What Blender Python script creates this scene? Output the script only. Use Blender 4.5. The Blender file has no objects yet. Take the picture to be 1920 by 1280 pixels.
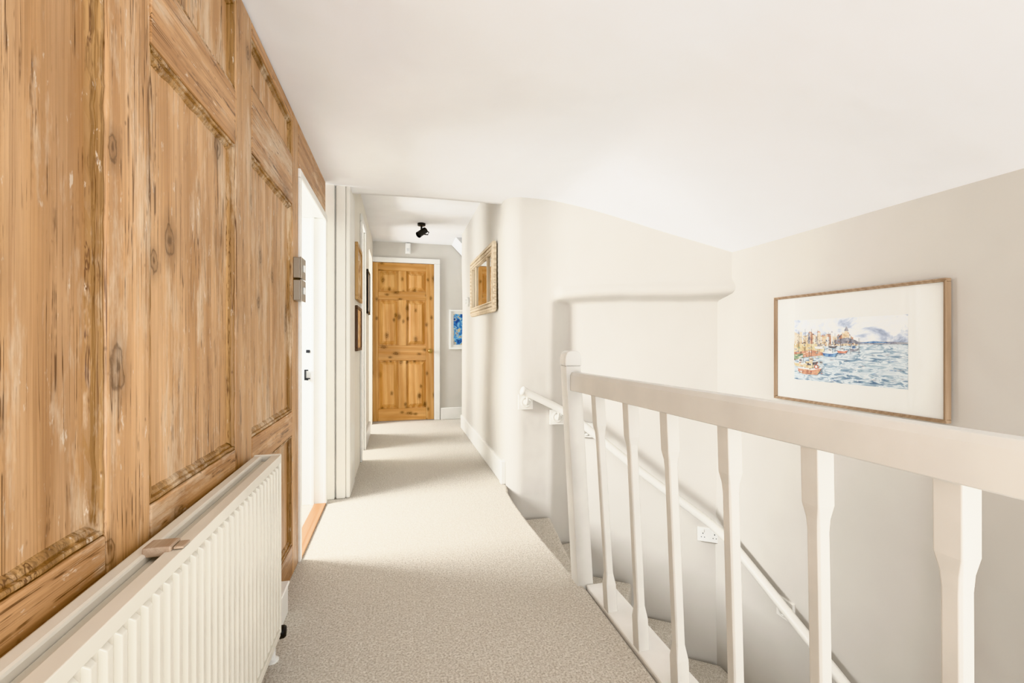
import bpy, bmesh, math, random
from mathutils import Vector, Matrix
random.seed(7)
S = bpy.context.scene
COL = S.collection
PI = math.pi

# ------------------------------------------------------------------ helpers
class MB:
    def __init__(self):
        self.bm = bmesh.new()
    def box(self, x0, x1, y0, y1, z0, z1, M=None, mi=0):
        vs = []
        for x in (x0, x1):
            for y in (y0, y1):
                for z in (z0, z1):
                    v = Vector((x, y, z))
                    vs.append(self.bm.verts.new(M @ v if M else v))
        for f in ((0,1,3,2),(4,6,7,5),(0,4,5,1),(2,3,7,6),(0,2,6,4),(1,5,7,3)):
            fc = self.bm.faces.new([vs[i] for i in f]); fc.material_index = mi
        return self
    def loft(self, rings, cap=True, mi=0, closed=True):
        R = [[self.bm.verts.new(p) for p in r] for r in rings]
        n = len(R[0])
        for a, b in zip(R, R[1:]):
            for i in range(n if closed else n-1):
                j = (i+1) % n
                f = self.bm.faces.new((a[i], a[j], b[j], b[i])); f.material_index = mi
        if cap and closed:
            f = self.bm.faces.new(R[0][::-1]); f.material_index = mi
            f = self.bm.faces.new(R[-1]); f.material_index = mi
        return self
    def prism(self, pts, z0, z1, M=None, mi=0):
        a = [Vector((p[0], p[1], z0)) for p in pts]; b = [Vector((p[0], p[1], z1)) for p in pts]
        if M: a = [M @ v for v in a]; b = [M @ v for v in b]
        return self.loft([a, b], mi=mi)
    def cyl(self, p0, p1, r0, r1=None, n=20, mi=0):
        p0 = Vector(p0); p1 = Vector(p1); r1 = r0 if r1 is None else r1
        d = (p1-p0).normalized()
        u = d.orthogonal().normalized(); w = d.cross(u)
        ring = lambda p, r: [p + (u*math.cos(2*PI*i/n) + w*math.sin(2*PI*i/n))*r for i in range(n)]
        return self.loft([ring(p0, r0), ring(p1, r1)], mi=mi)
    def tube(self, pts, r, n=16, mi=0):
        pts = [Vector(p) for p in pts]
        rings = []
        for i, p in enumerate(pts):
            d = (pts[min(i+1, len(pts)-1)] - pts[max(i-1, 0)]).normalized()
            u = d.cross(Vector((0,0,1))).normalized(); w = u.cross(d)
            rings.append([p + (u*math.cos(2*PI*k/n) + w*math.sin(2*PI*k/n))*r for k in range(n)])
        return self.loft(rings, mi=mi)
    def lathe(self, prof, o, axis, n=24, mi=0):
        o = Vector(o); d = Vector(axis).normalized()
        u = d.orthogonal().normalized(); w = d.cross(u)
        rings = [[o + d*h + (u*math.cos(2*PI*i/n) + w*math.sin(2*PI*i/n))*max(r, 1e-4) for i in range(n)] for r, h in prof]
        return self.loft(rings, mi=mi)
    def grid(self, P, mi=0):
        V = [[self.bm.verts.new(p) for p in row] for row in P]
        for a, b in zip(V, V[1:]):
            for i in range(len(a)-1):
                f = self.bm.faces.new((a[i], a[i+1], b[i+1], b[i])); f.material_index = mi
        return self
    def poly(self, pts, mi=0):
        f = self.bm.faces.new([self.bm.verts.new(p) for p in pts]); f.material_index = mi
        return self
    def build(self, name, mats, parent=None, bevel=0, seg=2, smooth=False, normals=True):
        if normals: bmesh.ops.recalc_face_normals(self.bm, faces=self.bm.faces[:])
        me = bpy.data.meshes.new(name); self.bm.to_mesh(me); self.bm.free()
        o = bpy.data.objects.new(name, me); COL.objects.link(o)
        if not isinstance(mats, (list, tuple)): mats = [mats]
        for m in mats: me.materials.append(m)
        if smooth:
            for p in me.polygons: p.use_smooth = True
        if bevel:
            b = o.modifiers.new('bevel', 'BEVEL'); b.width = bevel; b.segments = seg; b.limit_method = 'ANGLE'; b.angle_limit = math.radians(35)
        if parent:
            o.parent = parent
            if parent.type == 'EMPTY': o.matrix_parent_inverse = Matrix.Translation(-parent.location)
        return o

def struct(o): o['kind'] = 'structure'; return o
def tag(o, label, cat, group=None):
    o['label'] = label; o['category'] = cat
    if group: o['group'] = group
    return o
def thing(name, label, cat, loc, group=None):
    o = bpy.data.objects.new(name, None); COL.objects.link(o); o.location = loc; o.empty_display_size = .1
    return tag(o, label, cat, group)
def sm(a, b, x):
    t = min(1, max(0, (x-a)/(b-a))); return t*t*(3-2*t)

# ------------------------------------------------------------------ materials
def lin(c): return tuple(((v/255)/12.92 if v/255 <= .04045 else (((v/255)+.055)/1.055)**2.4) for v in c) + (1,)
class NT:
    def __init__(self, name):
        self.m = bpy.data.materials.new(name); self.m.use_nodes = True
        self.t = self.m.node_tree; self.b = self.t.nodes['Principled BSDF']
    def n(self, typ, **kw):
        nd = self.t.nodes.new(typ)
        for k, v in kw.items():
            if k in nd.inputs: nd.inputs[k].default_value = v
            else: setattr(nd, k, v)
        return nd
    def l(self, a, b): self.t.links.new(a, b)
    def coord(self, scale, loc=(0,0,0)):
        tc = self.n('ShaderNodeTexCoord'); mp = self.n('ShaderNodeMapping'); mp.inputs['Scale'].default_value = scale; mp.inputs['Location'].default_value = loc
        self.l(tc.outputs['Object'], mp.inputs['Vector']); return mp.outputs['Vector']
    def noise(self, vec, scale=1, detail=4, rough=.55, dist=0):
        nd = self.n('ShaderNodeTexNoise'); nd.inputs['Scale'].default_value = scale; nd.inputs['Detail'].default_value = detail
        nd.inputs['Roughness'].default_value = rough; nd.inputs['Distortion'].default_value = dist
        self.l(vec, nd.inputs['Vector']); return nd.outputs['Fac']
    def ramp(self, fac, stops):
        r = self.n('ShaderNodeValToRGB'); e = r.color_ramp.elements
        while len(e) < len(stops): e.new(.5)
        for el, (p, c) in zip(e, stops): el.position = p; el.color = c if not isinstance(c, (int, float)) else (c, c, c, 1)
        self.l(fac, r.inputs['Fac']); return r.outputs['Color']
    def mix(self, fac, a, b, mode='MIX'):
        x = self.n('ShaderNodeMix', data_type='RGBA', blend_type=mode)
        for i, v in ((0, fac), (6, a), (7, b)):
            if isinstance(v, (int, float, tuple)): x.inputs[i].default_value = v
            else: self.l(v, x.inputs[i])
        return x.outputs[2]
    def bump(self, h, strength=.3, dist=.01, prev=None):
        b = self.n('ShaderNodeBump'); b.inputs['Strength'].default_value = strength; b.inputs['Distance'].default_value = dist
        self.l(h, b.inputs['Height'])
        if prev: self.l(prev, b.inputs['Normal'])
        return b.outputs['Normal']

def plain(name, c, rough=.5, metal=0, coat=0, var=.04, spec=.5):
    m = NT(name); n = m.noise(m.coord((1,1,1)), 6, 3)
    a = lin(c); d = tuple(v*(1-var*2) for v in a[:3])+(1,)
    m.l(m.ramp(n, [(.3, d), (.7, a)]), m.b.inputs['Base Color'])
    m.b.inputs['Roughness'].default_value = rough; m.b.inputs['Metallic'].default_value = metal; m.b.inputs['Coat Weight'].default_value = coat
    m.b.inputs['Specular IOR Level'].default_value = spec
    return m.m
def plaster(name, c, bs=.25):
    m = NT(name); v = m.coord((1,1,1)); n = m.noise(v, 1.7, 3); f = m.noise(v, 90, 3); w = m.noise(v, 5, 2)
    a = lin(c); d = tuple(x*.95 for x in a[:3])+(1,)
    m.l(m.ramp(n, [(.35, d), (.65, a)]), m.b.inputs['Base Color'])
    nb = m.bump(n, bs, .05); nb = m.bump(w, bs*.5, .02, nb); m.l(m.bump(f, .06, .003, nb), m.b.inputs['Normal'])
    m.b.inputs['Roughness'].default_value = .75; m.b.inputs['Specular IOR Level'].default_value = .25
    return m.m
def wood(name, axis, light, mid, dark, worn=.8, fine=1.0, knot=.6, rough=.42, knotden=.3, streak=.4, face='x', ksize=1.0):
    m = NT(name)
    def sc(al, ac): return {'z': (ac, ac, al), 'y': (ac, al, ac), 'x': (al, ac, ac)}[axis]
    oi = m.n('ShaderNodeObjectInfo')
    wv = m.n('ShaderNodeTexWave', wave_type='BANDS', bands_direction='DIAGONAL'); wv.inputs['Scale'].default_value = 1
    wv.inputs['Distortion'].default_value = 9; wv.inputs['Detail'].default_value = 2; wv.inputs['Detail Scale'].default_value = .6; wv.inputs['Detail Roughness'].default_value = .5
    m.l(m.coord(sc(.3*fine, 7*fine)), wv.inputs['Vector'])
    g1 = m.noise(m.coord(sc(.7*fine, 40*fine)), 1, 5, .55, .15)
    g2 = m.noise(m.coord(sc(3*fine, 210*fine), (4,2,7)), 1, 4, .6)
    base = m.ramp(wv.outputs['Fac'], [(.0, lin(light)), (.6, lin(tuple((a+b)/2 for a, b in zip(light, mid)))), (1, lin(mid))])
    base = m.mix(m.ramp(g1, [(.34, streak*.9), (.5, streak*.28), (.62, 0)]), base, lin(dark))
    base = m.mix(m.ramp(g2, [(.38, streak*.95), (.55, 0)]), base, lin(dark))
    low = m.noise(m.coord(sc(1.1, 3.2), (1,6,2)), 1, 3)
    base = m.mix(m.ramp(low, [(.4, 0), (.7, .4)]), base, lin(tuple(min(255, v*1.05) for v in light)))
    low2 = m.noise(m.coord(sc(1.7, 4.5), (8,3,9)), 1, 3)
    base = m.mix(m.ramp(low2, [(.47, 0), (.68, .5)]), base, lin(tuple((a+b)/2 for a, b in zip(mid, dark))))
    if worn:
        p = m.noise(m.coord(sc(2.4, 12), (17,12,5)), 1, 6, .72)
        base = m.mix(m.ramp(p, [(.52, 0), (.64, .6)]), base, lin((224, 202, 174)))
        p = m.noise(m.coord(sc(16, 60), (27,2,15)), 1, 4, .7)
        base = m.mix(m.ramp(p, [(.64, 0), (.69, .55)]), base, lin((230, 216, 196)))
        for k, (al, ac, off, ce) in enumerate(((.5, 30, 3, .5), (.8, 60, 11, .47), (1.0, 44, 23, .53), (.9, 84, 31, .5))):
            c = m.noise(m.coord(sc(al, ac), (off, off*.4, off*.9)), 1, 3, .5, 0)
            cm = m.noise(m.coord(sc(3.0, 6), (off*2, 9, 4)), 1, 5, .7)
            wd_ = .006
            fac = m.mix(1.0, m.ramp(c, [(ce-wd_*2, 0), (ce-wd_*.5, worn), (ce+wd_*.5, worn), (ce+wd_*2, 0)]), m.ramp(cm, [(.52, 0), (.57, 1)]), 'MULTIPLY')
            base = m.mix(fac, base, lin((92, 62, 40)))
        # small round dents
        vd = m.n('ShaderNodeTexVoronoi'); vd.inputs['Scale'].default_value = 1; m.l(m.coord(sc(24, 34), (9, 4, 2)), vd.inputs['Vector'])
        sd = m.n('ShaderNodeSeparateColor'); m.l(vd.outputs['Color'], sd.inputs[0])
        fac = m.mix(1.0, m.ramp(vd.outputs['Distance'], [(.06, .6*worn), (.13, 0)]), m.ramp(sd.outputs[0], [(.72, 0), (.73, 1)]), 'MULTIPLY')
        base = m.mix(fac, base, lin((104, 72, 46)))
        p = m.noise(m.coord(sc(9, 26), (7,2,5)), 1, 5, .7)
        base = m.mix(m.ramp(p, [(.68, 0), (.73, .6*worn)]), base, lin((106, 72, 46)))
    if knot:
        tc = m.n('ShaderNodeTexCoord'); sx = m.n('ShaderNodeSeparateXYZ'); m.l(tc.outputs['Object'], sx.inputs[0])
        rest = [a for a in 'xyz' if a != axis and a != face][0]
        for off, ka, kc in ((0, 2.6, 4.6), (5.3, 4.0, 6.4)):
            cb = m.n('ShaderNodeCombineXYZ'); m.l(sx.outputs[rest.upper()], cb.inputs[0]); m.l(sx.outputs[axis.upper()], cb.inputs[1])
            mp = m.n('ShaderNodeMapping'); mp.inputs['Scale'].default_value = (kc*fine, ka*fine, 1); mp.inputs['Location'].default_value = (off+.37, off*.7+.21, 0)
            m.l(cb.outputs[0], mp.inputs['Vector'])
            nz = m.n('ShaderNodeTexNoise'); nz.inputs['Scale'].default_value = 9; nz.inputs['Detail'].default_value = 4; m.l(mp.outputs[0], nz.inputs['Vector'])
            mm = m.n('ShaderNodeMix', data_type='VECTOR'); mm.inputs[0].default_value = .11; m.l(mp.outputs[0], mm.inputs[4]); m.l(nz.outputs['Color'], mm.inputs[5])
            vo = m.n('ShaderNodeTexVoronoi', voronoi_dimensions='2D'); vo.inputs['Scale'].default_value = 1; m.l(mm.outputs[1], vo.inputs['Vector'])
            sel = m.n('ShaderNodeSeparateColor'); m.l(vo.outputs['Color'], sel.inputs[0])
            k_ = ksize
            fac = m.mix(1.0, m.ramp(vo.outputs['Distance'], [(.015*k_, knot), (.035*k_, knot*.45), (.058*k_, knot*.6), (.068*k_, knot), (.082*k_, knot*.35), (.18*k_, 0)]), m.ramp(sel.outputs[0], [(1-knotden-.01, 0), (1-knotden, 1)]), 'MULTIPLY')
            base = m.mix(fac, base, lin(tuple(int(v*.62) for v in dark)))
    br = m.n('ShaderNodeMapRange'); br.inputs['To Min'].default_value = .86; br.inputs['To Max'].default_value = 1.01
    m.l(oi.outputs['Random'], br.inputs['Value'])
    hs = m.n('ShaderNodeHueSaturation'); m.l(base, hs.inputs['Color']); m.l(br.outputs[0], hs.inputs['Value'])
    m.l(hs.outputs['Color'], m.b.inputs['Base Color'])
    m.l(m.bump(g2, .15, .002, m.bump(g1, .35, .004)), m.b.inputs['Normal'])
    m.b.inputs['Roughness'].default_value = rough; m.b.inputs['Specular IOR Level'].default_value = .3
    return m.m

M_wall = plaster('wall_greige', (209, 204, 196), .4)
M_cream = plaster('wall_cream', (232, 226, 214), .1)
M_ceil = plaster('ceiling_white', (239, 239, 240), .4)
M_white = plain('white_gloss_paint', (238, 236, 231), .35)
M_trim = plain('cream_trim_paint', (230, 226, 217), .4)
M_ban = plain('banister_paint', (221, 219, 213), .42, var=.06)
M_rail = plain('rail_paint', (232, 229, 222), .38)
M_rad = plain('radiator_enamel', (227, 221, 208), .32)
M_radk = plain('radiator_gap', (206, 198, 182), .5)
M_black = plain('black_metal', (26, 26, 28), .4)
M_blackm = plain('black_plastic', (18, 18, 20), .5)
M_brass = plain('brass', (178, 150, 96), .3, 1)
M_steel = plain('switch_steel', (166, 158, 146), .3, .7)
M_plastic = plain('white_plastic', (240, 239, 235), .35)
M_mat = plain('mount_board', (230, 229, 224), .5, 0, .6, .015)
PL, PM, PD = (217, 175, 131), (194, 149, 103), (136, 95, 61)
W_z = wood('old_pine_upright', 'z', PL, PM, PD, .9, knot=.8, knotden=.28, streak=.45)
W_y = wood('old_pine_crosswise', 'y', (208, 164, 120), (182, 136, 92), (124, 84, 52), .9, knot=.6, knotden=.2, streak=.45)
W_m = wood('old_pine_moulding', 'z', (192, 152, 104), (156, 116, 72), (92, 64, 38), .9, 1.0, 0, streak=.65)
D_z = wood('door_pine_upright', 'z', (224, 178, 118), (206, 152, 90), (148, 98, 50), 0, 1.2, .95, .35, .7, .4, face='y', ksize=1.0)
D_x = wood('door_pine_crosswise', 'x', (220, 172, 112), (202, 148, 86), (146, 96, 48), 0, 1.2, .95, .35, .7, .4, face='y', ksize=1.0)
F_wd = wood('frame_wood', 'z', (184, 160, 134), (160, 134, 108), (126, 100, 76), 0, 3, 0)
F_mir = wood('mirror_frame_wood', 'z', (228, 214, 190), (208, 190, 162), (148, 122, 96), 0, 3, 0)
W_thr = wood('threshold_wood', 'y', (196, 154, 112), (168, 124, 84), (126, 88, 56), 0, 2, 0)
W_clip = wood('clip_wood', 'y', (212, 192, 170), (190, 166, 144), (150, 122, 98), 0, 3, 0)
M_gild = plain('gilt_frame', (186, 150, 104), .4, .3)

def carpet():
    m = NT('carpet_beige'); v = m.coord((1,1,1))
    a = m.noise(v, 145, 3, .8); b = m.noise(v, 42, 4, .6); c = m.noise(v, 3, 3)
    col = m.ramp(a, [(.34, lin((166, 154, 138))), (.48, lin((213, 204, 190))), (.63, lin((242, 236, 226)))])
    col = m.mix(m.ramp(b, [(.4, .24), (.6, 0)]), col, lin((190, 178, 161)))
    col = m.mix(m.ramp(c, [(.4, .10), (.65, 0)]), col, lin((190, 178, 161)))
    m.l(col, m.b.inputs['Base Color'])
    m.l(m.bump(a, .8, .008, m.bump(b, .45, .010)), m.b.inputs['Normal'])
    m.b.inputs['Roughness'].default_value = .95; m.b.inputs['Specular IOR Level'].default_value = .1
    m.b.inputs['Sheen Weight'].default_value = .2
    return m.m
M_carpet = carpet()
def mirror_mat():
    m = NT('mirror_glass'); m.b.inputs['Base Color'].default_value = (.75,.74,.72,1); m.b.inputs['Metallic'].default_value = 1; m.b.inputs['Roughness'].default_value = .03
    return m.m
M_mirror = mirror_mat()
def paint(name, stops, scale, sv=(1,1,1), detail=5, dist=.5, coat=.4):
    m = NT(name); n = m.noise(m.coord(sv), scale, detail, .6, dist)
    m.l(m.ramp(n, [(p, lin(c)) for p, c in stops]), m.b.inputs['Base Color'])
    m.b.inputs['Roughness'].default_value = .6; m.b.inputs['Coat Weight'].default_value = coat
    return m.m

# ------------------------------------------------------------------ camera
cam = bpy.data.cameras.new('camera'); co = bpy.data.objects.new('camera', cam); COL.objects.link(co)
cam.sensor_width = 36; cam.lens = 16; cam.clip_start = .01
co.location = (0, 0, 1); co.rotation_euler = (PI/2, 0, -math.radians(14)); S.camera = co

# ------------------------------------------------------------------ floor
fl = MB()
pts = [(-2.6,-1.6),(.744,-1.6),(.744,1.72),(.728,1.9),(.712,2.2),(.703,2.5),(.703,2.76),(.71,2.95),(.73,3.05),(.76,3.3),(.76,5.2),(1.1,5.25),(1.1,6.0),(-2.6,6.0)]
fl.prism(pts, -.2, 0)
struct(fl.build('floor', M_carpet, bevel=.022, seg=4))

# ------------------------------------------------------------------ left panelled wall
XW = -.44
wl = MB()
wl.box(-.56, -.466, -1.6, 2.225, 0, 2.05)
wl.box(-.56, -.466, 2.225, 3.02, 1.79, 2.05)
wall_left = struct(wl.build('wall_left', W_m))
def part(name, mat, y0, y1, z0, z1, x1=XW, x0=-.461, bev=.004):
    return MB().box(x0, x1, y0, y1, z0, z1).build(name, mat, wall_left, bevel=bev)
stiles = [(-1.6,-1.45),(-.86,-.70),(-.10,.06),(.84,.967),(1.42,1.56),(2.12,2.232)]
for a, b in stiles: part('stile', W_z, a, b, 0.0, 1.99)
bays = list(zip([s[1] for s in stiles], [s[0] for s in stiles][1:]))
for i, (a, b) in enumerate(bays):
    r0, r1 = (1.585, 1.79) if i == 4 else (1.549, 1.70)
    part('rail', W_y, a+.002, b-.002, .60, .70)
    part('rail', W_y, a+.002, b-.002, r0, r1)
    part('rail', W_y, a+.002, b-.002, 1.945, 1.99)
    part('rail', W_y, a+.002, b-.002, 0, .13)
    for z0, z1 in ((.13, .60), (.70, r0), (r1, 1.945)):
        pb = MB(); w = b-a
        cuts = [0, .55, 1] if w < .7 else [0, .36, .68, 1]
        for p, q in zip(cuts, cuts[1:]):
            pb.box(-.464, -.4575, a+w*p+.0014, a+w*q-.0014, z0, z1)
        pb.build('panel', W_z, wall_left, bevel=.0015)
        mv = MB()
        sec_ = [(-.456, .0012), (-.4425, .0025), (-.4418, .006), (-.4435, .0095), (-.449, .0105), (-.4485, .0125), (-.451, .018), (-.4585, .024)]
        def bead(p0, p1, inn, n, mit):
            cols = [[] for _ in sec_]
            for k in range(n+1):
                f = k/n; jx = random.uniform(-.0024, .0006); jw = random.uniform(-.0022, .0022)
                for ci, (xx, ww) in enumerate(sec_):
                    wj = ww + (jw if ci >= 5 else jw*.3)
                    e0 = (p0[0]+mit[0]*wj, p0[1]+mit[1]*wj); e1 = (p1[0]-mit[0]*wj, p1[1]-mit[1]*wj)
                    cols[ci].append((xx + (jx if 0 < ci < len(sec_)-1 else 0), e0[0]+(e1[0]-e0[0])*f+inn[0]*wj, e0[1]+(e1[1]-e0[1])*f+inn[1]*wj))
            mv.loft(cols, cap=False, closed=False)
        nz_ = max(3, int((z1-z0)/.03)); ny_ = max(3, int((b-a)/.03))
        bead((a, z0), (a, z1), (1, 0), nz_, (0, 1)); bead((b, z0), (b, z1), (-1, 0), nz_, (0, 1))
        bead((a, z0), (b, z0), (0, 1), ny_, (1, 0)); bead((a, z1), (b, z1), (0, -1), ny_, (1, 0))
        mv.build('moulding', W_m, wall_left)
part('door_header', W_y, 2.234, 3.02, 1.786, 1.99)

# doorway lining on the left
d2 = MB()
d2.box(-.575, -.447, 3.0, 3.03, 0, 1.757)
d2.box(-.575, -.447, 2.236, 2.252, 0, 1.757)
d2.box(-.575, -.447, 2.236, 3.03, 1.758, 1.782)
d2.box(-.446, -.43, 2.232, 2.262, 0, 1.744)
d2.box(-.446, -.43, 2.985, 3.03, 0, 1.744)
d2.box(-.446, -.43, 2.232, 3.03, 1.745, 1.785)
d2.box(-.52, -.50, 2.985, 2.999, 0, 1.757)
door2 = struct(d2.build('door_2', M_white, bevel=.004))
k = MB(); k.box(-.545, -.525, 2.981, 2.999, .93, .95); k.cyl((-.545, 2.975, .775), (-.52, 2.975, .775), .004)
k.box(-.553, -.546, 2.968, 2.999, .765, .83); k.box(-.545, -.53, 2.97, 2.978, .765, .772); k.box(-.545, -.53, 2.97, 2.978, .822, .83)
k.build('latch_keep', M_black, door2, bevel=.001)
struct(MB().box(-.5, -.43, 2.263, 2.984, 0.0, .012).build('trim_2', W_thr, bevel=.004))
struct(MB().box(-2.6, -.58, 3.35, 3.42, 0, 2.3).build('wall_side_room', M_cream))
struct(MB().box(-2.6, -.58, 3.33, 3.35, 0, .14).build('baseboard_side_room', M_white, bevel=.004))

# cream boxed post after the doorway
p = MB()
p.box(-.47, -.326, 3.09, 3.45, 0, 2.0)
p.box(-.455, -.392, 3.058, 3.091, 0, 2.0)
p.box(-.385, -.327, 3.066, 3.091, 0, 2.0)
p.box(-.327, -.30, 3.072, 3.40, 0, 2.0)
struct(p.build('trim_1', M_trim, bevel=.009, seg=3))
w = MB()
w.box(-.45, -.31, 3.45, 4.02, 0, 2.26); w.box(-.45, -.31, 3.2, 3.45, 2.0, 2.26)
w.box(-.45, -.31, 4.40, 5.15, 0, 2.26); w.box(-.45, -.31, 5.72, 5.9, 0, 2.26)
w.box(-.45, -.31, 4.02, 4.40, 2.0, 2.26); w.box(-.45, -.31, 5.15, 5.72, 2.0, 2.26)
struct(w.build('wall_corridor_left', M_cream))
p = MB()
p.box(-.47, -.311, 4.385, 4.40, 0, 1.999); p.box(-.309, -.292, 4.40, 4.47, 0, 1.999); p.box(-.47, -.311, 4.02, 4.03, 0, 1.999); p.box(-.309, -.292, 3.96, 4.02, 0, 1.999); p.box(-.309, -.292, 3.96, 4.47, 2.0, 2.06)
struct(p.build('trim_4', M_white, bevel=.004))
struct(MB().box(-.309, -.292, 4.471, 5.15, 0, .14).build('baseboard_left', M_white, bevel=.005))
struct(MB().box(-2.6, -.46, 4.47, 4.52, 0, 2.3).build('wall_side_room.001', M_cream))

# ------------------------------------------------------------------ stair wall (rounded plaster, recess under an overhang)
path = [(.72, 5.30), (.72, 4.6), (.72, 4.0), (.72, 3.6), (.722, 3.35)]
for i in range(13):
    a = i/12*PI/2
    path.append((.722+.115*(1-math.cos(a)), 3.145-.125*math.sin(a)))
path += [(.90, 3.014)]
bx, by = 1.07, 2.995
ex, ey = 2.02, 2.30
L = math.hypot(ex-bx, ey-by); dx, dy = (ex-bx)/L, (ey-by)/L
for i in range(9):
    t = i/8; p0 = Vector((.98, 3.006)); p1 = Vector((bx, by)); p2 = Vector((bx+dx*.08, by+dy*.08))
    q = p0*(1-t)**2 + p1*2*t*(1-t) + p2*t*t; path.append((q.x, q.y))
for i in range(1, 60):
    s = .08 + (L-.08)*i/59; path.append((bx+dx*s, by+dy*s))
zs = [-2.6, -2, -1.5, -1, -.6, -.3, -.1, .1, .3, .45, .6, .75, .9, 1.0, 1.1] + [1.16+.012*i for i in range(20)] + [1.45, 1.52, 1.6, 1.7, 1.8, 1.9, 2.0, 2.3]
nx, ny = -dy, dx
if ny < 0: nx, ny = -nx, -ny
RD = .10
rows = []
for z in zs:
    row = []
    for (x, y) in path:
        s = (x-bx)*dx + (y-by)*dy if x > .98 else -1
        zl = 1.285 + .008*math.sin(5*s)
        rec = sm(-.035, .05, s) * (1-sm(zl-.03, zl+.02, z)) if x > .98 else 0
        lip = .030*math.exp(-((z-zl-.045)/.042)**2)*sm(-.02, .06, s) if x > .98 else 0
        wb_ = .006*math.sin(3.1*z+5*x) + .005*math.sin(7*z+2*y) + .005*math.sin(9*x-4*z)
        o_ = rec*RD + wb_*.8 - lip
        row.append((x+nx*o_, y+ny*o_, z))
    rows.append(row)
g = MB(); g.grid(rows)
g.box(.75, 1.1, 5.2, 5.3, 0, 2.26)
struct(g.build('wall_stair', M_wall, smooth=True))
rows = []
for i in range(24):
    z = -2.6 + i*(4.5/23)
    rows.append([(1.95+.005*math.sin(2.3*z+2*y)+.003*math.sin(6*z-3*y), y, z) for y in [2.6-.18*j for j in range(24)]])
g = MB(); g.grid(rows); struct(g.build('wall_right', M_wall, smooth=True))
struct(MB().box(.765, .828, -1.6, 1.74, -2.6, -.205).build('wall_under_landing', M_wall))

# ------------------------------------------------------------------ ceilings
def cz(x):
    return 1.992 - .443/.88*max(0, .5*((x-1.07)+math.sqrt((x-1.07)**2+.006)))
xs = [-.6+.05*i for i in range(54)]
c = MB()
rows = [[(x, y, cz(x)+.006*math.sin(2.2*y+3*x)) for x in xs] for y in [-1.6+.2*i for i in range(24)]+[3.1, 3.18, 3.22]]
rows.append([(x, 3.225, cz(x)+.02) for x in xs]); rows.append([(x, 3.225, 2.4) for x in xs])
c.grid(rows); struct(c.build('ceiling', M_ceil, smooth=True))
struct(MB().box(-.6, 1.15, 3.2, 6.0, 2.245, 2.32).build('ceiling.001', M_ceil))
w = MB()
DX0, DX1, DZ = -.345, .44, 1.985
w.box(-.6, DX0-.03, 5.9, 6.0, 0, 2.3); w.box(DX1+.03, 1.15, 5.9, 6.0, 0, 2.3); w.box(DX0-.03, DX1+.03, 5.9, 6.0, DZ+.03, 2.3)
w.box(1.1, 1.15, 5.2, 5.9, 0, 2.3)
struct(w.build('wall_far', M_wall))
struct(MB().prism([(.66, 2.25), (1.1, 1.80), (1.1, 2.25)], 0, 1, Matrix(((1,0,0,0),(0,0,.45,5.44),(0,1,0,0),(0,0,0,1)))).build('trim_3', M_ceil))
b = MB(); b.box(.70, .73, 3.161, 5.28, 0, .15); b.box(.693, .73, 3.10, 3.16, 0, .165)
struct(b.build('baseboard_right', M_white, bevel=.008, seg=3))
struct(MB().box(.52, .86, 5.876, 5.9, 0, .15).build('baseboard_far', M_white, bevel=.006))

# ------------------------------------------------------------------ far pine door
dr = MB()
y0 = 5.885
for a, b2 in ((DX0, DX0+.10), (DX1-.10, DX1)): dr.box(a, b2, y0, y0+.04, .008, DZ)
door1 = struct(dr.build('door_1', D_z, bevel=.004))
mx = (DX0+DX1)/2
dm = MB()
for z0, z1 in ((.16, .76), (.95, 1.52), (1.63, 1.885)): dm.box(mx-.047, mx+.047, y0, y0+.04, z0, z1)
dm.build('mullion', D_z, door1, bevel=.003)
for z0, z1 in ((.008, .16), (.76, .95), (1.52, 1.63), (1.885, DZ)):
    MB().box(DX0+.10, DX1-.10, y0, y0+.04, z0, z1).build('rail', D_x, door1, bevel=.003)
for z0, z1 in ((.16, .76), (.95, 1.52), (1.63, 1.885)):
    for a, b2 in ((DX0+.10, mx-.047), (mx+.047, DX1-.10)):
        q = MB(); q.box(a, b2, y0+.024, y0+.036, z0, z1)
        i = .055
        q.loft([[(a+.016, y0+.024, z0+.016), (b2-.016, y0+.024, z0+.016), (b2-.016, y0+.024, z1-.016), (a+.016, y0+.024, z1-.016)],
                [(a+i, y0+.003, z0+i), (b2-i, y0+.003, z0+i), (b2-i, y0+.003, z1-i), (a+i, y0+.003, z1-i)]])
        q.build('panel', D_z, door1)
kn = MB(); kn.lathe([(.026, 0), (.026, .006), (.011, .01), (.011, .03), (.024, .038), (.029, .052), (.022, .066), (0.001, .07)], (DX1-.05, y0, .88), (0,-1,0))
kn.build('knob', M_brass, door1, smooth=True)
ar = MB()
ar.box(DX0-.04, DX0-.004, 5.872, 5.899, 0, DZ+.003); ar.box(DX1+.004, DX1+.075, 5.872, 5.899, 0, DZ+.003); ar.box(DX0-.04, DX1+.075, 5.872, 5.899, DZ+.004, DZ+.065)
ar.box(DX0-.028, DX0-.004, 5.90, 5.99, 0, DZ+.003); ar.box(DX1+.004, DX1+.028, 5.90, 5.99, 0, DZ+.003); ar.box(DX0-.028, DX1+.028, 5.90, 5.99, DZ+.004, DZ+.028)
struct(ar.build('trim_5', M_white, bevel=.006, seg=3))

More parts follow.
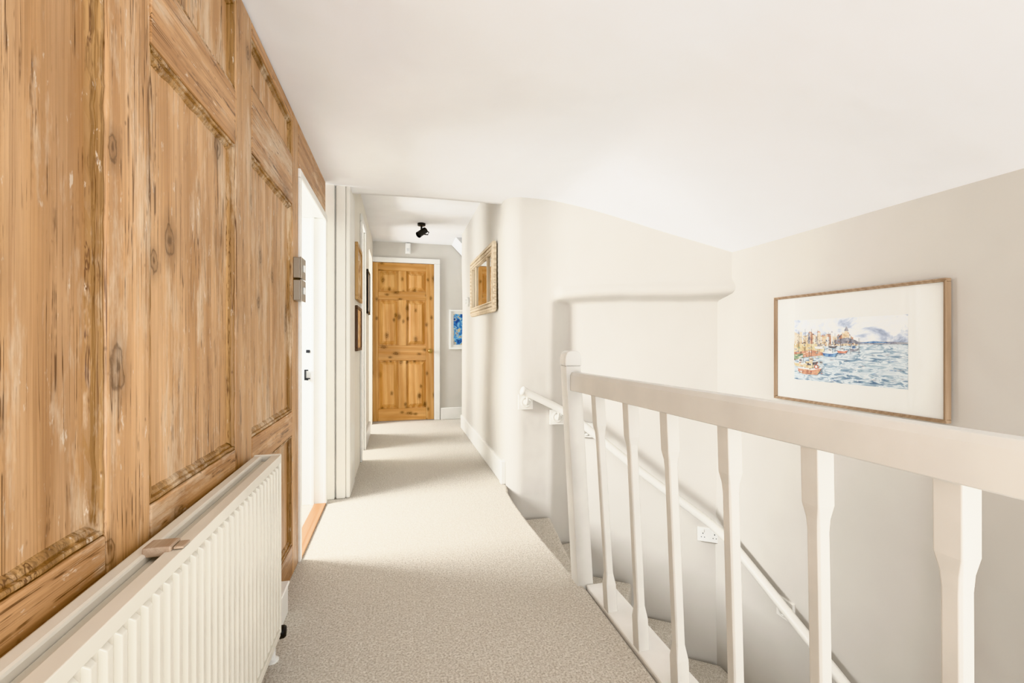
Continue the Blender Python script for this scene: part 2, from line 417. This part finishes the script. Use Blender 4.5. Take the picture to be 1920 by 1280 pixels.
# ------------------------------------------------------------------ staircase
st = thing('staircase', 'beige carpeted winding stairs going down beyond the white banister', 'stairs', (1.3, 2.0, -2.4))
P = Vector((.835, 1.76))
outer = [Vector(v) for v in ((.5, 2.985), (1.05, 2.97), (1.15, 3.0), (1.938, 2.425), (1.938, -2.5))]
def hit(a):
    d = Vector((math.cos(a), math.sin(a))); best = None
    for A, B in zip(outer, outer[1:]):
        e = B-A; den = d.x*e.y-d.y*e.x
        if abs(den) < 1e-9: continue
        w_ = A-P; t = (w_.x*e.y-w_.y*e.x)/den; u = (w_.x*d.y-w_.y*d.x)/den
        if t > 0 and -1e-6 <= u <= 1+1e-6 and (best is None or t < best): best = t
    return P + d*best
angs = [98, 83, 71, 57, 43, 20, -6]
for kk, (a0, a1) in enumerate(zip(angs, angs[1:])):
    z = -.2*(kk+1)-.005
    poly = [P, hit(math.radians(a0))]
    for v in outer[1:4]:
        av = math.degrees(math.atan2(v.y-P.y, v.x-P.x))
        if a1-1.2 < av < a0: poly.append(v)
    poly.append(hit(math.radians(a1-1.2)))
    t = MB(); t.prism([(v.x, v.y) for v in poly], z-.2, z)
    t.build('tread', M_carpet, st, bevel=.016, seg=3)
for j in range(7):
    z = -.2*(7+j)-.005; yb = 1.62-.22*j
    MB().box(.835, 1.936, yb-.24, yb, z-.2, z).build('tread', M_carpet, st, bevel=.016, seg=3)

# ------------------------------------------------------------------ banister
bn = thing('banister', 'cream painted wooden landing banister with chamfered balusters and round topped newel', 'banister', (.785, .9, 0))
BX = .785
def rail_x(y): return BX - .085*max(0, (y-.45)/1.325)
nw = MB()
NX = .745
def nring(z, w, lean):
    cx, cy = NX - lean, 1.775
    return [(cx-w, cy-w, z), (cx+w, cy-w, z), (cx+w, cy+w, z), (cx-w, cy+w, z)]
prof = [(-.1, .035, -.005), (0, .035, 0), (.45, .034, .026), (.9, .033, .052)]
nw.loft([nring(z, w_, l) for z, w_, l in prof])
cx0 = NX-.052
def head_pt(i, n=20):
    a = PI*i/n; c_, s_ = math.cos(a), math.sin(a)
    return (cx0+.036*math.copysign(abs(c_)**.6, c_), .90+.062*abs(s_)**.6)
head = [head_pt(i) for i in range(21)]
nw.loft([[(x, 1.775-.035, z) for x, z in head], [(x, 1.775+.035, z) for x, z in head]])
nw.build('newel_post', M_ban, bn, bevel=.004, seg=2)
tr = MB()
sec = [(-.022, .800), (.022, .800), (.024, .803), (.024, .862), (.017, .875), (-.017, .875), (-.024, .862), (-.024, .803)]
nseg = 14
rr = []
for i in range(nseg+1):
    y = 1.75 - i*(3.3/nseg)
    rr.append([(rail_x(y)+x, y, z) for x, z in sec])
tr.loft(rr); tr.build('top_rail', M_ban, bn, bevel=.002)
kb = MB(); kb.box(.746, .855, -1.6, 1.738, -.06, .004); kb.box(.832, .856, -1.6, 1.738, -.195, -.061)
kb.build('base_rail', M_white, bn, bevel=.006)
bal = MB()
def oct_(w_, c, z): return [(w_-c,-w_,z),(w_,-w_+c,z),(w_,w_-c,z),(w_-c,w_,z),(-w_+c,w_,z),(-w_,w_-c,z),(-w_,-w_+c,z),(-w_+c,-w_,z)]
bal.loft([oct_(.0190,.0015,0), oct_(.0190,.0015,.10), oct_(.0142,.004,.14), oct_(.0142,.004,.64), oct_(.0155,.0035,.665), oct_(.0192,.002,.69), oct_(.0192,.0015,.805)])
ys = [(1.555, .766), (1.338, .768), (1.14, .778), (.916, .780), (.697, .785), (.483, .787), (.25, .786), (.01, .786), (-.23, .786)]
b0 = None
for y, xb in ys:
    if b0 is None: b0 = o = bal.build('baluster', M_ban, bn, bevel=.0015)
    else:
        o = b0.copy(); COL.objects.link(o); o.parent = bn; o.matrix_parent_inverse = b0.matrix_parent_inverse.copy()
    o.location = (xb, y, .003)
    o.rotation_euler = (0, math.atan2(rail_x(y)-xb, .80), 0)

# ------------------------------------------------------------------ wall handrail
hr = thing('handrail', 'white round stair handrail fixed along the curved plaster wall', 'handrail', (1.3, 2.6, -.2))
ctrl = [Vector(v) for v in ((.805, 2.935, .672), (1.06, 2.925, .545), (1.17, 2.87, .47), (1.50, 2.625, .17), (1.83, 2.375, -.10), (1.885, 2.25, -.18), (1.89, 1.774, -.404), (1.89, .2, -1.145))]
pp = []
for a, b2 in zip(ctrl, ctrl[1:]):
    n = max(2, int((b2-a).length/.02))
    pp += [a.lerp(b2, i/n) for i in range(n)]
pp.append(ctrl[-1])
for _ in range(6):
    pp = [pp[0]] + [(pp[i-1]+pp[i]*2+pp[i+1])/4 for i in range(1, len(pp)-1)] + [pp[-1]]
MB().tube(pp, .0255).build('rail', M_rail, hr, smooth=True)
MB().lathe([(.0255, 0), (.031, .004), (.031, .018), (.02, .026)], pp[0]+Vector((.012, 0, -.006)), (-1, .03, .4)).build('end_cap', M_rail, hr, smooth=True)
def bracket(fr, zoff, n, wallgap):
    q = pp[int(fr*(len(pp)-1))]
    n = Vector(n).normalized(); u = Vector((0,0,1)).cross(n)
    o = q + n*wallgap; o.z = q.z-zoff
    Mx = Matrix(((u.x, n.x, 0, o.x), (u.y, n.y, 0, o.y), (u.z, n.z, 1, o.z), (0,0,0,1)))
    bb = MB(); bb.box(-.05, .05, -.012, .012, -.05, .05, Mx)
    bb.lathe([(.038, 0), (.038, .007), (.031, .010), (.026, .007), (.020, .008), (.018, .014), (.010, .018)], o - n*.0125, -n)
    sc_ = []
    for k in range(15):
        f = k/14
        sc_.append(o - n*(.014 + (wallgap-.02)*f) + Vector((0,0,-.018*math.sin(f*PI)+ (zoff-.02)*f*f)))
    bb.tube(sc_, .0095, 10)
    sp_ = []
    for k in range(34):
        a_ = k/33*PI*3.4; r_ = .042*(1-k/46)
        sp_.append(Mx @ Vector((r_*math.cos(a_)*.95, -.016, r_*math.sin(a_)*.95)))
    bb.tube(sp_, .0042, 8)
    bb.build('bracket', M_rail, hr, bevel=.003)
nfar = (nx, ny, 0)
bracket(.012, .066, (0, 1, 0), .065)
bracket(.075, .066, (.1, 1, 0), .067)
bracket(.125, .06, nfar, .126)
bracket(.50, .055, (1, 0, 0), .055)
bracket(.8, .055, (1, 0, 0), .055)

# ------------------------------------------------------------------ radiator
ra = thing('radiator', 'long white ribbed panel radiator below the old pine panelling', 'radiator', (-.39, .85, 0))
RY0, RY1 = .05, 1.53
f = MB(); f.box(-.374, -.361, RY0, RY1, .116, .627)
f.box(-.376, -.350, RY0, RY1, .628, .652); f.box(-.374, -.352, RY0, RY1, .095, .115)
n = 46
for i in range(n):
    y = RY0+.022+(RY1-RY0-.044)*i/(n-1)
    f.loft([[(-.3615, y-.0088, .118), (-.3615, y+.0088, .118), (-.3615, y+.0088, .622), (-.3615, y-.0088, .622)],
            [(-.3518, y-.0062, .128), (-.3518, y+.0062, .128), (-.3518, y+.0062, .614), (-.3518, y-.0062, .614)]])
f.build('front_panel', M_rad, ra, bevel=.0015)
MB().box(-.428, -.402, RY0, RY1, .10, .652).build('back_panel', M_rad, ra, bevel=.005)
MB().box(-.401, -.377, RY0+.01, RY1-.012, .14, .637).build('convector_fin', M_radk, ra)
MB().box(-.428, -.351, RY1+.0005, RY1+.010, .10, .654).build('side_panel', M_rad, ra, bevel=.004)
wb = MB(); wb.box(-.408, -.366, .868, .905, .645, .661); wb.box(-.365, -.349, .872, .900, .653, .658)
cl = wb.build('hanger_clip', W_clip, ra, bevel=.004); cl['label'] = 'small brown wooden clip on the top edge'
vv = MB(); vv.cyl((-.385, RY1+.011, .135), (-.385, RY1+.035, .135), .014); vv.cyl((-.385, RY1+.035, .008), (-.385, RY1+.035, .15), .011)
vv.lathe([(.02, 0), (.02, .004), (.012, .008)], (-.385, RY1+.035, .0), (0,0,1))
valve = vv.build('valve', M_white, ra)
kk2 = MB(); kk2.lathe([(.014, 0), (.019, .004), (.019, .028), (.014, .034)], (-.378, RY1+.036, .085), (1, .1, 0)); kk2.build('valve_knob', M_blackm, valve)
pbx = MB(); pbx.box(-.44, -.395, 1.70, 1.83, 0, .105); pbx.box(-.44, -.39, 1.695, 1.835, .1055, .117)
tag(pbx.build('pipe_box', M_white, bevel=.004), 'small white boxing on the carpet past the radiator valve end', 'pipe cover')

# ------------------------------------------------------------------ framed pictures
def bas(o, u, n):
    o, u, n = Vector(o), Vector(u), Vector(n)
    return Matrix(((u.x, n.x, 0, o.x), (u.y, n.y, 0, o.y), (u.z, n.z, 1, o.z), (0,0,0,1)))
def frame4(mb, M, w, h, fw, d0, d1):
    mb.box(0, w, d0, d1, 0, fw, M); mb.box(0, w, d0, d1, h-fw, h, M); mb.box(0, fw, d0, d1, fw+.0003, h-fw-.0003, M); mb.box(w-fw, w, d0, d1, fw+.0003, h-fw-.0003, M)
    return mb
Y0, Y1, Z0, Z1 = 1.990, 1.212, .703, 1.230
Mx = bas((1.94, Y0, Z0), (0,-1,0), (-1,0,0)); Wp, Hp = Y0-Y1, Z1-Z0
hp = thing('framed_picture', 'large harbour watercolour in white mount and thin wooden frame above the stairs', 'picture', (1.94, (Y0+Y1)/2, Z0))
fm = frame4(MB(), Mx, Wp, Hp, .0125, 0, .022); frame4(fm, Mx, Wp, Hp, .006, .0222, .026); fm.build('frame', F_wd, hp, bevel=.002)
MB().box(.011, Wp-.011, .002, .012, .011, Hp-.011, Mx).build('mount', M_mat, hp)
A0, A1, B0, B1 = Y0-1.873, Y0-1.348, .812-Z0, 1.106-Z0
paints = [
 paint('art_sky', [(.32, (140,150,174)), (.40, (184,193,208)), (.5, (236,236,233)), (.72, (222,225,229))], 8, (1,1,1.8)),
 paint('art_water', [(.3, (84,110,138)), (.42, (138,162,178)), (.52, (222,226,226)), (.62, (178,194,202)), (.76, (100,128,148))], 22, (1,.7,3.6), 7, 1.2),
 paint('art_buff', [(.35, (198,172,136)), (.5, (228,212,184)), (.65, (240,232,218))], 50),
 paint('art_terracotta', [(.35, (168,114,92)), (.6, (212,164,134))], 50),
 paint('art_grey', [(.35, (112,112,124)), (.6, (172,170,174))], 50),
 paint('art_blue', [(.4, (62,100,152)), (.6, (128,164,196))], 50),
 paint('art_red', [(.4, (172,88,72)), (.6, (212,148,124))], 60),
 paint('art_white', [(.4, (232,231,227)), (.6, (242,242,239))], 20),
 paint('art_dark', [(.4, (70,66,74)), (.6, (122,114,112))], 50),
 paint('art_quay', [(.35, (170,144,104)), (.5, (212,194,150)), (.65, (232,220,188))], 44),
 paint('art_green', [(.4, (104,130,106)), (.6, (160,178,144))], 50)]
art = MB(); layer = [0]
def ap(pts, mi):
    layer[0] += 1; d = .0125 + layer[0]*.000012
    art.poly([Mx @ Vector((A0+(A1-A0)*min(1,max(0,s)), d, B0+(B1-B0)*min(1,max(0,t)))) for s, t in pts], mi)
def ar4(s0, s1, t0, t1, mi, sk=.0):
    j = lambda: random.uniform(-sk, sk)
    ap([(s0+j(), t0+j()), (s1+j(), t0+j()), (s1+j(), t1+j()), (s0+j(), t1+j())], mi)
ar4(0, 1, 0, 1, 7); ar4(0, 1, .60, 1, 0); ar4(0, 1, 0, .63, 1)
ap([(0,.80),(.08,.74),(.2,.72),(.36,.74),(.48,.70),(.55,.66),(.62,.63),(.62,.58),(0,.55)], 2)
rnd = random.Random(3)
for i in range(44):
    s = .0+.56*rnd.random(); w_ = .012+.022*rnd.random(); h_ = .05+.12*rnd.random()*(1-.6*s)
    ar4(s, s+w_, .60, .64+h_, rnd.choice([2,2,3,4,7,2]), .004)
    if rnd.random() < .7: ap([(s-.003, .64+h_), (s+w_+.003, .64+h_), (s+w_/2, .665+h_)], rnd.choice([3,4,8,3]))
ar4(.505, .535, .62, .80, 2, .003); ap([(.5,.80),(.54,.80),(.52,.87)], 4)
ap([(.40,.66),(.47,.68),(.53,.70),(.60,.66),(.64,.62),(.42,.60)], 4)
for i in range(110):
    s = .02+.58*rnd.random(); t = .56+.16*rnd.random()*(1-s); ar4(s, s+.004+.004*rnd.random(), t, t+.014, rnd.choice([8,4,5,8,3,7]), .0015)
ap([(.6,.60),(1,.605),(1,.625),(.8,.64),(.66,.63),(.6,.64)], 4); ap([(.62,.615),(.75,.645),(.9,.62)], 5)
ap([(0,.60),(.28,.60),(.32,.52),(.30,.42),(.12,.38),(0,.32)], 9); ap([(.0,.46),(.2,.5),(.31,.46),(.30,.42),(.12,.38),(0,.32)], 3)
ap([(0,.42),(.10,.44),(.10,.37),(0,.33)], 10)
for i in range(50):
    s = .30*rnd.random(); t = .36+.22*rnd.random(); ar4(s, s+.01+.02*rnd.random(), t, t+.006+.012*rnd.random(), rnd.choice([9,2,3,4,7,10]), .003)
for s in (.05,.12,.19,.25,.36,.42,.47,.56,.63): ar4(s, s+.0025, .45, .86-.35*abs(s-.15), 8)
def boat(s, t, w_, h_, hull, cab):
    ap([(s, t+h_), (s+w_*.08, t+h_*.2), (s+w_*.25, t), (s+w_*.8, t), (s+w_, t+h_*1.15), (s+w_*.6, t+h_*.9)], hull)
    ap([(s, t+h_), (s+w_*.6, t+h_*.9), (s+w_, t+h_*1.15), (s+w_*.98, t+h_*.98), (s+w_*.6, t+h_*.66), (s+.01, t+h_*.80)], 7)
    ar4(s+w_*.35, s+w_*.62, t+h_*.95, t+h_*1.9, cab, .004); ar4(s+w_*.39, s+w_*.57, t+h_*1.35, t+h_*1.7, 8, .002)
    ar4(s+w_*.48, s+w_*.495, t+h_*1.9, t+h_*3.6, 8)
boat(.30, .40, .15, .07, 5, 7); boat(.44, .46, .10, .045, 6, 7); boat(.55, .50, .08, .04, 4, 5); boat(.36, .54, .08, .035, 8, 7); boat(.22, .52, .09, .04, 7, 4)
boat(.0, .22, .16, .07, 9, 7); boat(.12, .26, .14, .06, 8, 2)
boat(.04, .10, .26, .11, 3, 9)
for i in range(40):
    s = .03+.26*rnd.random(); t = .11+.2*rnd.random(); ar4(s, s+.012+.02*rnd.random(), t, t+.012, rnd.choice([9,6,2,8,7,3]), .004)
ap([(.24+.022*math.cos(i*PI/5), .23+.036*math.sin(i*PI/5)) for i in range(10)], 6); ap([(.24+.012*math.cos(i*PI/5), .23+.02*math.sin(i*PI/5)) for i in range(10)], 7)
for i in range(90):
    s = rnd.random(); t = .50*rnd.random()**1.1; w_ = .015+.06*rnd.random()
    if s < .33 and t > .08: continue
    ap([(s, t), (s+w_*.5, t-.004), (s+w_, t+.003), (s+w_*.5, t+.007)], rnd.choice([5,7,7,1,1,4]))
art.build('print', paints, hp, normals=False)
bp = thing('framed_picture', 'small blue abstract picture in white frame right of the pine door', 'picture', (.78, 5.9, .90))
Mb = bas((.635, 5.899, .90), (1,0,0), (0,-1,0))
frame4(MB(), Mb, .30, .51, .022, 0, .022).build('frame', M_plastic, bp, bevel=.002)
MB().box(.018, .282, .002, .010, .018, .492, Mb).build('mount', M_mat, bp)
ab = MB(); ab.box(.055, .245, .0102, .0122, .06, .455, Mb)
ab.build('print', paint('art_blue_abstract', [(.34, (24,60,130)), (.45, (50,120,190)), (.53, (120,186,214)), (.58, (226,180,60)), (.64, (40,92,160)), (.8, (16,40,96))], 14, (1,1,1), 4, 1.5), bp)
cp = thing('framed_picture', 'upper gilt framed picture on the corridor wall beyond the white post', 'picture', (-.31, 3.72, 1.32))
Mc = bas((-.309, 3.50, 1.31), (0,1,0), (1,0,0))
frame4(MB(), Mc, .42, .42, .03, 0, .022).build('frame', M_gild, cp, bevel=.003)
MB().box(.02, .40, .002, .012, .02, .40, Mc).build('print', paint('art_warm', [(.35, (140,96,66)), (.5, (206,166,120)), (.65, (236,220,190))], 10), cp)
cp = thing('framed_picture', 'lower dark edged picture on the corridor wall under the gilt one', 'picture', (-.31, 3.72, .93))
Mc = bas((-.309, 3.50, .93), (0,1,0), (1,0,0))
frame4(MB(), Mc, .40, .335, .022, 0, .02).build('frame', plain('dark_brown_frame', (84, 60, 44), .4), cp, bevel=.003)
MB().box(.015, .385, .002, .012, .015, .32, Mc).build('print', paint('art_ochre', [(.35, (168,110,66)), (.5, (220,168,110)), (.65, (240,226,196))], 10), cp)
cp = thing('framed_picture', 'small black framed picture near the left of the pine door', 'picture', (-.31, 4.9, 1.28))
Mc = bas((-.309, 4.72, 1.28), (0,1,0), (1,0,0))
frame4(MB(), Mc, .36, .44, .025, 0, .018).build('frame', M_black, cp, bevel=.003)
MB().box(.02, .34, .002, .012, .02, .42, Mc).build('print', M_mat, cp)

# mirror with carved wooden frame
mr = thing('wall_mirror', 'wide mirror in carved wooden frame on the corridor wall by the corner', 'mirror', (.71, 3.85, 1.24))
Mm = bas((.714, 4.42, 1.255), (0,-1,-.012), (-1,0,0)); mw, mh = 1.08, .50
FW = .066
fr = MB(); frame4(fr, Mm, mw, mh, FW, 0, .022); frame4(fr, Mm, mw, mh, .016, .0222, .036)
for s in (FW-.012, mw-FW): fr.box(s, s+.012, .0222, .032, FW, mh-FW, Mm)
for z in (FW-.012, mh-FW): fr.box(FW-.012, mw-FW+.012, .0222, .032, z, z+.012, Mm)
fr.box(.25, .28, 0, .024, FW+.001, mh-FW-.001, Mm); fr.box(mw-.28, mw-.25, 0, .024, FW+.001, mh-FW-.001, Mm)
for i in range(30):
    s = .03+(mw-.06)*i/29
    for z in (.035, mh-.035):
        fr.lathe([(.015, 0), (.012, .010), (.005, .016)], Mm @ Vector((s, .0222, z)), (-1,0,0), 10)
for i in range(12):
    z = .06+(mh-.12)*i/11
    for s in (.035, mw-.035): fr.lathe([(.015, 0), (.012, .010), (.005, .016)], Mm @ Vector((s, .0222, z)), (-1,0,0), 10)
for i in range(28):
    s = .02+(mw-.04)*i/27
    for z, d_ in ((mh, 1), (0, -1)):
        fr.lathe([(.016, 0), (.016, .02), (.010, .026)], Mm @ Vector((s, .004, z+.002*d_)), (-1,0,0), 10)
for i in range(12):
    z = .02+(mh-.04)*i/11
    for s in (0, mw): fr.lathe([(.016, 0), (.016, .02), (.010, .026)], Mm @ Vector((s, .004, z)), (-1,0,0), 10)
fr.build('frame', F_mir, mr, bevel=.002)
MB().box(.05, mw-.05, .004, .012, .05, mh-.05, Mm).build('mirror_glass', M_mirror, mr)

# ------------------------------------------------------------------ small fittings
sp = thing('spotlight', 'black adjustable spotlight on the corridor ceiling', 'ceiling light', (.235, 4.89, 2.245))
MB().lathe([(.042, 0), (.042, .02), (.037, .026)], (.235, 4.89, 2.245), (0,0,-1)).build('ceiling_plate', M_black, sp)
MB().cyl((.235, 4.89, 2.22), (.235, 4.89, 2.15), .010).build('stem', M_black, sp)
a0 = Vector((.262, 4.88, 2.165)); dd = Vector((-.11, -.09, -.10)).normalized()
s_ = MB(); s_.lathe([(.018, -.028), (.032, -.018), (.032, .092), (.034, .097), (.027, .098), (.023, .085)], a0, dd); s_.build('lamp_head', M_black, sp)
arm = MB(); arm.tube([(.235, 4.89, 2.15), (.255, 4.885, 2.13), (.30, 4.87, 2.125), (.31, 4.87, 2.15), (.285, 4.87, 2.17)], .006, 8); arm.build('bracket_arm', M_black, sp)
sn = thing('alarm_sensor', 'small white alarm sensor on the wall above the pine door', 'sensor', (.115, 5.9, 2.10))
q = MB(); q.prism([(.08, 5.9), (.15, 5.9), (.145, 5.868), (.13, 5.858), (.10, 5.858), (.085, 5.868)], 2.105, 2.235); q.build('body', M_plastic, sn, bevel=.004)
MB().box(.098, .132, 5.855, 5.862, 2.13, 2.17).build('lens', plain('sensor_lens', (214, 214, 212), .3), sn, bevel=.002)
th = thing('thermostat', 'small round white thermostat beside the wall mirror', 'thermostat', (.722, 4.8, 1.42))
MB().lathe([(.05, 0), (.05, .018), (.044, .026)], (.724, 4.8, 1.42), (-1,0,0)).build('body', M_plastic, th)
MB().lathe([(.025, 0), (.024, .01), (.02, .012)], (.698, 4.8, 1.42), (-1,0,0)).build('dial', M_plastic, th)
for lab, zc in (('upper metal light switch on the pine stile beside the doorway', 1.319), ('lower metal light switch on the pine stile beside the doorway', 1.222)):
    sw = thing('light_switch', lab, 'light switch', (XW, 2.17, zc), 'pair of switches by the doorway')
    MB().box(XW, XW+.028, 2.125, 2.215, zc-.045, zc+.045).build('back_box', M_steel, sw, bevel=.003)
    MB().box(XW+.028, XW+.034, 2.122, 2.218, zc-.047, zc+.047).build('plate', M_steel, sw, bevel=.002)
    MB().box(XW+.034, XW+.041, 2.158, 2.182, zc-.015, zc+.015).build('rocker', M_plastic, sw, bevel=.002)
s0 = .97
so = Vector((bx+dx*s0+nx*(RD-.004), by+dy*s0+ny*(RD-.004), -.225))
Ms = Matrix(((dx, -nx, 0, so.x), (dy, -ny, 0, so.y), (0, 0, 1, so.z), (0,0,0,1)))
sk = thing('power_socket', 'white double power socket low on the stair wall', 'socket', so)
MB().box(-.066, .066, -.010, .012, -.043, .043, Ms).build('plate', M_plastic, sk, bevel=.003)
for cx in (-.034, .034):
    MB().box(cx+(-.012), cx+.006, .012, .016, .018, .034, Ms).build('switch', M_plastic, sk, bevel=.001)
    q = MB(); q.box(cx-.0025, cx+.0025, .0122, .0126, .005, .012, Ms); q.box(cx-.012, cx-.006, .0122, .0126, -.017, -.013, Ms); q.box(cx+.006, cx+.012, .0122, .0126, -.017, -.013, Ms)
    q.build('pin_slot', M_blackm, sk)

# ------------------------------------------------------------------ light
def area(name, loc, rot, sx, sy, e, c=(1,1,1), spread=180):
    l = bpy.data.lights.new(name, 'AREA'); l.shape = 'RECTANGLE'; l.size = sx; l.size_y = sy; l.energy = e; l.color = c; l.spread = math.radians(spread)
    o = bpy.data.objects.new(name, l); COL.objects.link(o); o.location = loc; o.rotation_euler = rot
    return o
CW = (.925, .967, 1.0)
area('fill_light_behind', (.5, -1.5, 1.15), (PI/2+.15, 0, 0), 2.2, 1.5, 16, CW)  # added frontal fill behind the camera, no window modelled there
area('ceiling_fill_light', (.25, -.55, .75), (PI-.55, 0, 0), 1.0, .7, 24, CW)  # unseen upward fill, added to brighten the ceiling
area('side_room_light', (-1.7, 2.6, 1.35), (0, -PI/2+.45, 0), .8, .7, 86, CW, 140)
area('corridor_room_light', (-1.3, 4.15, 1.3), (0, -PI/2+.3, 0), .9, .5, 56, CW)
area('corridor_room_light_far', (-1.2, 5.45, 1.3), (0, -PI/2+.2, 0), 1.0, .5, 56, CW)
area('stair_fill_light', (1.42, -1.4, .3), (PI/2+.08, 0, 0), .8, .9, 22, (1, .985, .965))  # invented stairwell fill, lifts the dark lower stair wall
wd = bpy.data.worlds.new('world'); S.world = wd; wd.use_nodes = True
bg = wd.node_tree.nodes['Background']; bg.inputs['Color'].default_value = (.945, .975, 1, 1); bg.inputs['Strength'].default_value = 1.4
try: S.view_settings.view_transform = 'Khronos PBR Neutral'
except Exception: S.view_settings.view_transform = 'Standard'
